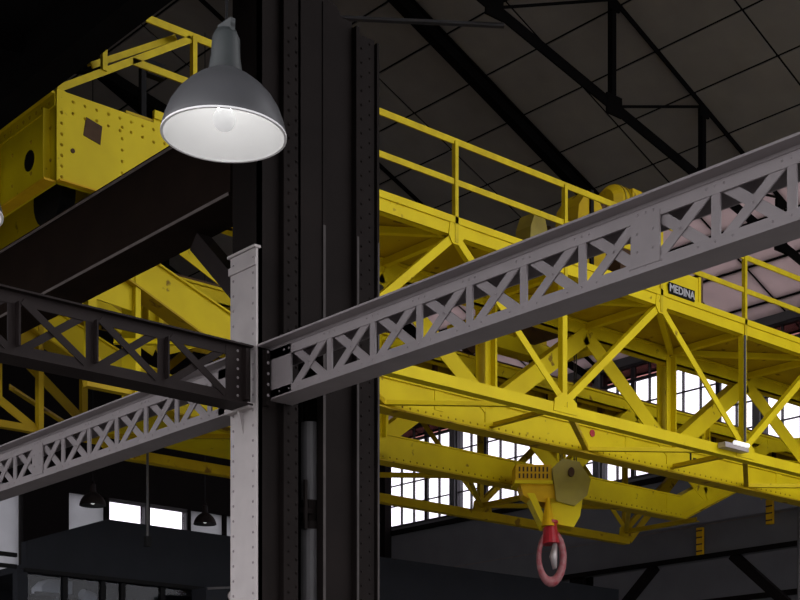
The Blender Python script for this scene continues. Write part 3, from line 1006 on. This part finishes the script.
part('gearbox_rib', MB().box(14.36, 14.95, 12.92, 13.38, 8.98, 9.04), 'yellow_old', gb)
part('shaft', MB().cyl((13.9, 13.15, 8.75), (14.37, 13.15, 8.75), 0.05, seg=10), 'rust', gb)
part('motor_shaft', MB().cyl((14.9, 13.1, 9.30), (15.12, 13.1, 9.56), 0.06, seg=10), 'rust', gb)
bk = part('brake_housing', MB().prism([(13.5, 8.165), (13.86, 8.165), (13.88, 8.7), (13.80, 8.98), (13.62, 9.0), (13.54, 8.8)], 12.98, 13.25), 'olive', crane)
part('brake_lever', MB().bar((13.25, 13.0, 8.42), (14.1, 13.0, 8.62), 0.06, 0.05), 'rust', bk)
part('brake_drum', MB().cyl((13.9, 13.1, 8.7), (14.12, 13.1, 8.7), 0.22, seg=18), 'rust', bk)
part('drive_shaft', MB().cyl((7.4, 13.2, 8.35), (24.3, 13.2, 8.35), 0.04, seg=8), 'rust', crane)
pc = part('cable_post', MB().box(8.14, 8.20, 13.5, 13.56, 8.165, 9.36).box(8.20, 8.42, 13.48, 13.58, 9.22, 9.37), 'black', crane)
# pendant cable
pd = part('pendant_cable', MB().tube([(10.72, YR - 0.08, 6.34), (10.72, YR - 0.08, 5.1)], 0.018), 'pipe', crane)
part('pendant_end', MB().box(10.68, 10.76, YR - 0.12, YR - 0.04, 4.98, 5.12), 'black', pd)

# ---- lamp batten under the front chord
fl = thing('crane_light', 'small grey light fitting with a painted white highlight, fixed to the lower chord of the crane', 'light fitting', (16.95, 12.28, 6.38))
part('housing', MB().box(16.62, 17.16, 12.24, 12.36, 6.33, 6.40), 'steel', fl)
part('tube', MB().cyl((16.80, 12.22, 6.41), (17.12, 12.22, 6.41), 0.03, seg=10), 'tube', fl)  # glow painted in for the white highlight on the grey fixture

# ================================================================== TROLLEY AND HOOK
tr = thing('crane_trolley', 'yellow hoist trolley riding the rails on top of the crane bridge', 'trolley', (16.1, 15.0, 8.19))
fm = part('frame', MB().box(15.0, 17.2, 13.64, 13.92, 8.36, 8.58).box(15.0, 17.2, 15.84, 16.12, 8.36, 8.58).box(15.0, 15.25, 13.92, 15.84, 8.36, 8.58)
          .box(16.95, 17.2, 13.92, 15.84, 8.36, 8.58), 'yellow', tr)
for x in (15.35, 16.85):
    for y in (13.78, 15.98):
        part('wheel', MB().cyl((x, y - 0.06, 8.36), (x, y + 0.06, 8.36), 0.17, seg=20), 'rust', tr)
part('rope_drum', MB().cyl((16.5, 14.2, 8.78), (16.5, 15.8, 8.78), 0.26, seg=24), 'rust', tr)
part('drum_stand', MB().prism([(16.2, 8.58), (16.8, 8.58), (16.6, 8.9), (16.4, 8.9)], 14.06, 14.14), 'yellow', tr)
part('drum_stand', MB().prism([(16.2, 8.58), (16.8, 8.58), (16.6, 8.9), (16.4, 8.9)], 15.86, 15.94), 'yellow', tr)
part('hoist_motor', MB().cyl((15.6, 14.4, 8.82), (15.6, 15.2, 8.82), 0.2, seg=20).box(15.45, 15.75, 14.5, 15.1, 8.58, 8.70), 'yellow_old', tr)
part('gear_case', MB().prism([(15.7, 8.58), (17.0, 8.58), (17.0, 8.95), (16.5, 9.1), (15.8, 9.05)], 15.95, 16.2), 'yellow_old', tr)

HX, HY = 16.1, 15.0                     # HY: front of the block
hb = thing('hook_block', 'yellow hook block with a red hook hanging below the crane', 'hook block', (HX, HY + 0.2, 4.65))
gd = part('slotted_guard', MB().box(15.26, 16.06, HY, HY + 0.40, 6.24, 6.48), 'orange', hb, label='bright yellow slotted guard')
part('guard_lip', MB().box(15.24, 16.08, HY - 0.03, HY + 0.42, 6.19, 6.24), 'yellow', gd)
s0 = None
for k in range(8):
    for r_ in range(2):
        m = MB().box(15.33 + k * 0.088, 15.365 + k * 0.088, HY - 0.008, HY + 0.002, 6.275 + r_ * 0.10, 6.345 + r_ * 0.10)
        if s0 is None:
            s0 = part('slot', m, 'rust', gd)
        else:
            again(s0, (k * 0.088, 0, r_ * 0.10))
oc = [(16.06, 6.42), (16.30, 6.57), (16.66, 6.52), (16.92, 6.26), (16.84, 6.02), (16.56, 5.86), (16.16, 5.93)]
ck = part('cheek_plate', MB().prism(oc, HY - 0.05, HY), 'olive', hb, label='olive yellow many-sided cheek plate')
part('cheek_plate', MB().prism(oc, HY + 0.42, HY + 0.47), 'olive', hb)
part('axle_boss', MB().cyl((16.48, HY - 0.05, 6.36), (16.48, HY - 0.09, 6.36), 0.07, seg=14), 'rust', ck)
part('sheave', MB().cyl((16.48, HY + 0.04, 6.22), (16.48, HY + 0.38, 6.22), 0.28, seg=24), 'rust', hb)
part('upper_body', MB().prism([(15.36, 6.2), (16.12, 6.2), (16.24, 5.98), (16.1, 5.90), (15.62, 5.95), (15.44, 6.02)], HY + 0.02, HY + 0.38), 'orange', hb)
part('side_strap', MB().prism([(15.52, 6.05), (15.68, 6.05), (16.0, 5.56), (15.88, 5.54)], HY - 0.01, HY + 0.35), 'yellow', hb)
part('lower_body', MB().prism([(16.04, 5.98), (16.76, 5.98), (16.70, 5.72), (16.56, 5.55), (16.14, 5.60), (15.98, 5.75)], HY + 0.02, HY + 0.36), 'yellow', hb)
part('cone', MB().cyl((15.98, HY + 0.0, 5.98), (15.98, HY + 0.0, 5.55), 0.04, 0.15, seg=16), 'orange', hb)
# hook: shank, curved body, latch
hk = []
rad = []
cx, cz = 16.06, 5.10
for k in range(25):
    a = math.radians(90 + 24 - k * 15.0)
    hk.append((cx + 0.27 * math.cos(a), HY + 0.06, cz + 0.37 * math.sin(a)))
    rad.append(0.055 + 0.03 * math.sin(math.pi * min(1, k / 20)))
part('shank', MB().cyl((16.04, HY + 0.06, 5.60), (16.05, HY + 0.06, 5.30), 0.14, 0.20, seg=16).cyl((16.04, HY + 0.06, 5.64), (16.04, HY + 0.06, 5.60), 0.18, 0.18, seg=16), 'red', hb, label='red hook shank')
part('hook', MB().tube(hk, rad, 10), 'pale_red', hb, smooth=True, label='worn red hook')
part('safety_latch', MB().tube([(16.14, HY + 0.0, 5.30), (16.10, HY + 0.0, 5.10), (16.13, HY + 0.0, 4.92)], [0.05, 0.09, 0.05], 10), 'steel', hb, smooth=True, label='pale steel latch')
for dx in (0.22, 0.54):
    for dy in (0.12, 0.30):
        part('rope', MB().cyl((HX + dx, HY + dy, 6.3), (HX + dx, HY + dy, 8.62), 0.014, seg=6), 'rope', hb)
# squeeze to true width, then turn the hanging block towards the aisle
for o_ in [q for q in bpy.data.objects if q.parent is hb or (q.parent and q.parent.parent is hb)]:
    if not o_.data.get('squeezed'):
        o_.data.transform(Matrix.Diagonal((0.68, 1, 1, 1)))
        o_.data['squeezed'] = 1
    o_.location.x *= 0.68
hb.rotation_euler = (0, 0, math.radians(-38))
hb.location.x += 0.2


# ================================================================== PENDANT LAMPS
def make_lamp(loc, dia, label, group, cord_top, lit, tilt=(0, 0), mats=('shade', 'liner', 'neck')):
    R = dia / 2
    t = thing('pendant_lamp', label, 'lamp', loc, group)
    x, y, z = loc
    prof = [(1.0, 0.0), (0.985, 0.10), (0.945, 0.24), (0.875, 0.42), (0.76, 0.60), (0.61, 0.76), (0.46, 0.88), (0.345, 0.95), (0.285, 0.99)]
    out = [(r * R + 0.004, h * R) for r, h in prof]
    part('shade', MB().lathe([(R + 0.002, -0.003)] + out, loc, 48), mats[0], t, smooth=True)
    part('liner', MB().lathe([(r * R - 0.004, h * R - 0.002) for r, h in prof] + [(0.002, 0.97 * R)], loc, 48), mats[1], t, smooth=True)
    part('rim', MB().lathe([(R + 0.005, -0.004), (R + 0.005, 0.004), (R - 0.006, 0.004), (R - 0.006, -0.004), (R + 0.005, -0.004)], loc, 48), 'liner' if lit else mats[0], t)
    part('housing', MB().lathe([(0.285 * R, 0.96 * R), (0.275 * R, 1.03 * R), (0.24 * R, 1.26 * R), (0.225 * R, 1.56 * R), (0.17 * R, 1.68 * R), (0.05 * R, 1.72 * R)], loc, 28), mats[2], t, smooth=True)
    part('hanger', MB().box(x - 0.012, x + 0.012, y - 0.05, y + 0.05, z + 1.70 * R, z + 1.72 * R + 0.03).box(x - 0.012, x + 0.012, y - 0.05, y - 0.04, z + 1.62 * R, z + 1.75 * R), mats[2], t)
    cz = z + 0.25 * R
    br = 0.185 * R
    nb_ = 10
    low = [(br * math.sin(math.radians(5 + a * 15)), -br * math.cos(math.radians(5 + a * 15))) for a in range(nb_)]
    part('bulb', MB().lathe([(0.001, -br)] + low, (x, y, cz), 24), 'bulb_cap', t, smooth=True)
    if lit:
        part('bulb_collar', MB().lathe([(br * 0.62, br * 0.80), (br * 0.56, br * 1.2), (br * 0.5, br * 1.6), (br * 0.45, br * 2.2), (0.001, br * 2.2)], (x, y, cz), 24), 'filament', t, smooth=True)
    part('lamp_holder', MB().cyl((x, y, cz + br * 2.2), (x, y, z + 0.97 * R), 0.09 * R, 0.12 * R, seg=14), mats[2], t)
    part('cord', MB().cyl((x, y, z + 1.70 * R), (x, y, cord_top), 0.006 if dia > 0.5 else 0.008, seg=6), 'black', t)
    t.rotation_euler = (tilt[0], tilt[1], 0)
    return t


G = 'dome pendant lamps'
LT = math.radians(1.3)
make_lamp((3.592, 5.278, 4.435), 0.535, 'large grey dome lamp with a bright white inside, before the column', G, 7.4, True, tilt=(LT * 0.657, LT * 0.754))
make_lamp((3.04, 6.88, 4.43), 0.545, 'grey dome lamp cut off by the left edge, only its glowing rim showing', G, 7.3, True)
make_lamp((14.0, 25.0, 7.05), 0.50, 'small dark dome lamp hanging over the corner of the charcoal office', G, roof_z(14.0), False, mats=('dark', 'shade', 'dark'))
make_lamp((16.72, 25.25, 7.05), 0.46, 'small dark dome lamp hanging before the pale wall, left of the column', G, roof_z(16.72), False, mats=('dark', 'shade', 'dark'))

# ================================================================== CHARCOAL OFFICE BLOCK
of = thing('office_block', 'charcoal office enclosure with a solid band above glazing, lower left', 'office', (11.45, 20.0, 0))
part('fascia', MB().prism([(10.09, 4.87), (23.5, 4.87), (23.5, 5.78), (11.45, 5.78), (10.09, 5.29)], 20.0, 20.15), 'fascia', of)
part('roof_slab', MB().box(10.2, 23.5, 20.15, 22.6, 4.90, 5.0), 'fascia', of)
part('rear_wall', MB().box(10.2, 23.5, 22.5, 22.6, 0, 4.9), 'fascia', of)
part('side_post', MB().box(9.95, 10.12, 20.0, 20.15, 0, 4.87), 'fascia', of)
part('edge_trim', MB().box(10.05, 23.5, 19.96, 20.0, 4.83, 4.89), 'black', of)
mx = [10.75, 11.40, 11.75, 12.47, 13.17, 13.9, 14.6, 15.4]
for a, b in zip(mx[:-1], mx[1:]):
    part('mullion', MB().box(a - 0.04, a + 0.04, 20.02, 20.12, 0, 4.85), 'black', of)
    part('glass_pane', MB().box(a + 0.04, b - 0.04, 20.06, 20.07, 0.05, 4.83), 'office_glass', of)
part('glass_pane', MB().box(10.12, 10.71, 20.06, 20.07, 0.05, 4.83), 'office_glass', of)
# balcony rails left of the office
br = thing('balcony_rail', 'two black horizontal rails at the lower left edge beside the office', 'railing', (9.0, 20.05, 0))
for z in (5.07, 4.90):
    part('rail', MB().box(7.6, 9.95, 20.0, 20.06, z - 0.03, z + 0.03), 'black', br)
for x in (7.7,):
    part('post', MB().box(x - 0.04, x + 0.04, 20.0, 20.06, 0, 5.1), 'black', br)
# things behind the glass
ac = thing('air_unit', 'white boxy ceiling unit behind the office glass, lower left', 'air conditioner', (10.9, 20.7, 4.5))
part('body', MB().prism([(10.66, 4.66), (11.18, 4.66), (11.18, 4.86), (10.78, 4.86), (10.66, 4.74)], 20.6, 20.95), 'wall_pale', ac)
part('louvre', MB().box(10.95, 11.17, 20.58, 20.6, 4.67, 4.72), 'white', ac)
part('bracket', MB().box(10.56, 11.2, 20.6, 20.66, 4.60, 4.65), 'pipe', ac)
part('bracket_leg', MB().box(10.9, 10.95, 20.6, 20.66, 4.0, 4.6), 'pipe', ac)
sp = thing('spot_light', 'small pale spotlight with a round head behind the office glass', 'spotlight', (11.45, 20.6, 4.4))
part('arm', MB().cyl((11.40, 20.6, 4.66), (11.40, 20.6, 4.90), 0.02, seg=8), 'pipe', sp)
part('head', MB().cyl((11.32, 20.56, 4.68), (11.52, 20.62, 4.60), 0.08, 0.12, seg=16), 'wall_pale', sp)
mo = thing('display_unit', 'grey metal display case with a round silver corner beside the column foot', 'display', (13.1, 19.4, 0))
part('case', MB().box(12.8, 13.5, 19.3, 19.7, 4.2, 4.78), 'fascia', mo)
for x in (12.85, 13.4):
    part('leg', MB().box(x, x + 0.05, 19.4, 19.6, 0, 4.2), 'fascia', mo)
part('top_edge', MB().bar((12.82, 19.29, 4.76), (13.36, 19.29, 4.83), 0.035, 0.02), 'pipe', mo)
part('round_end', MB().cyl((13.28, 19.27, 4.68), (13.28, 19.31, 4.68), 0.08, seg=20), 'steel', mo)
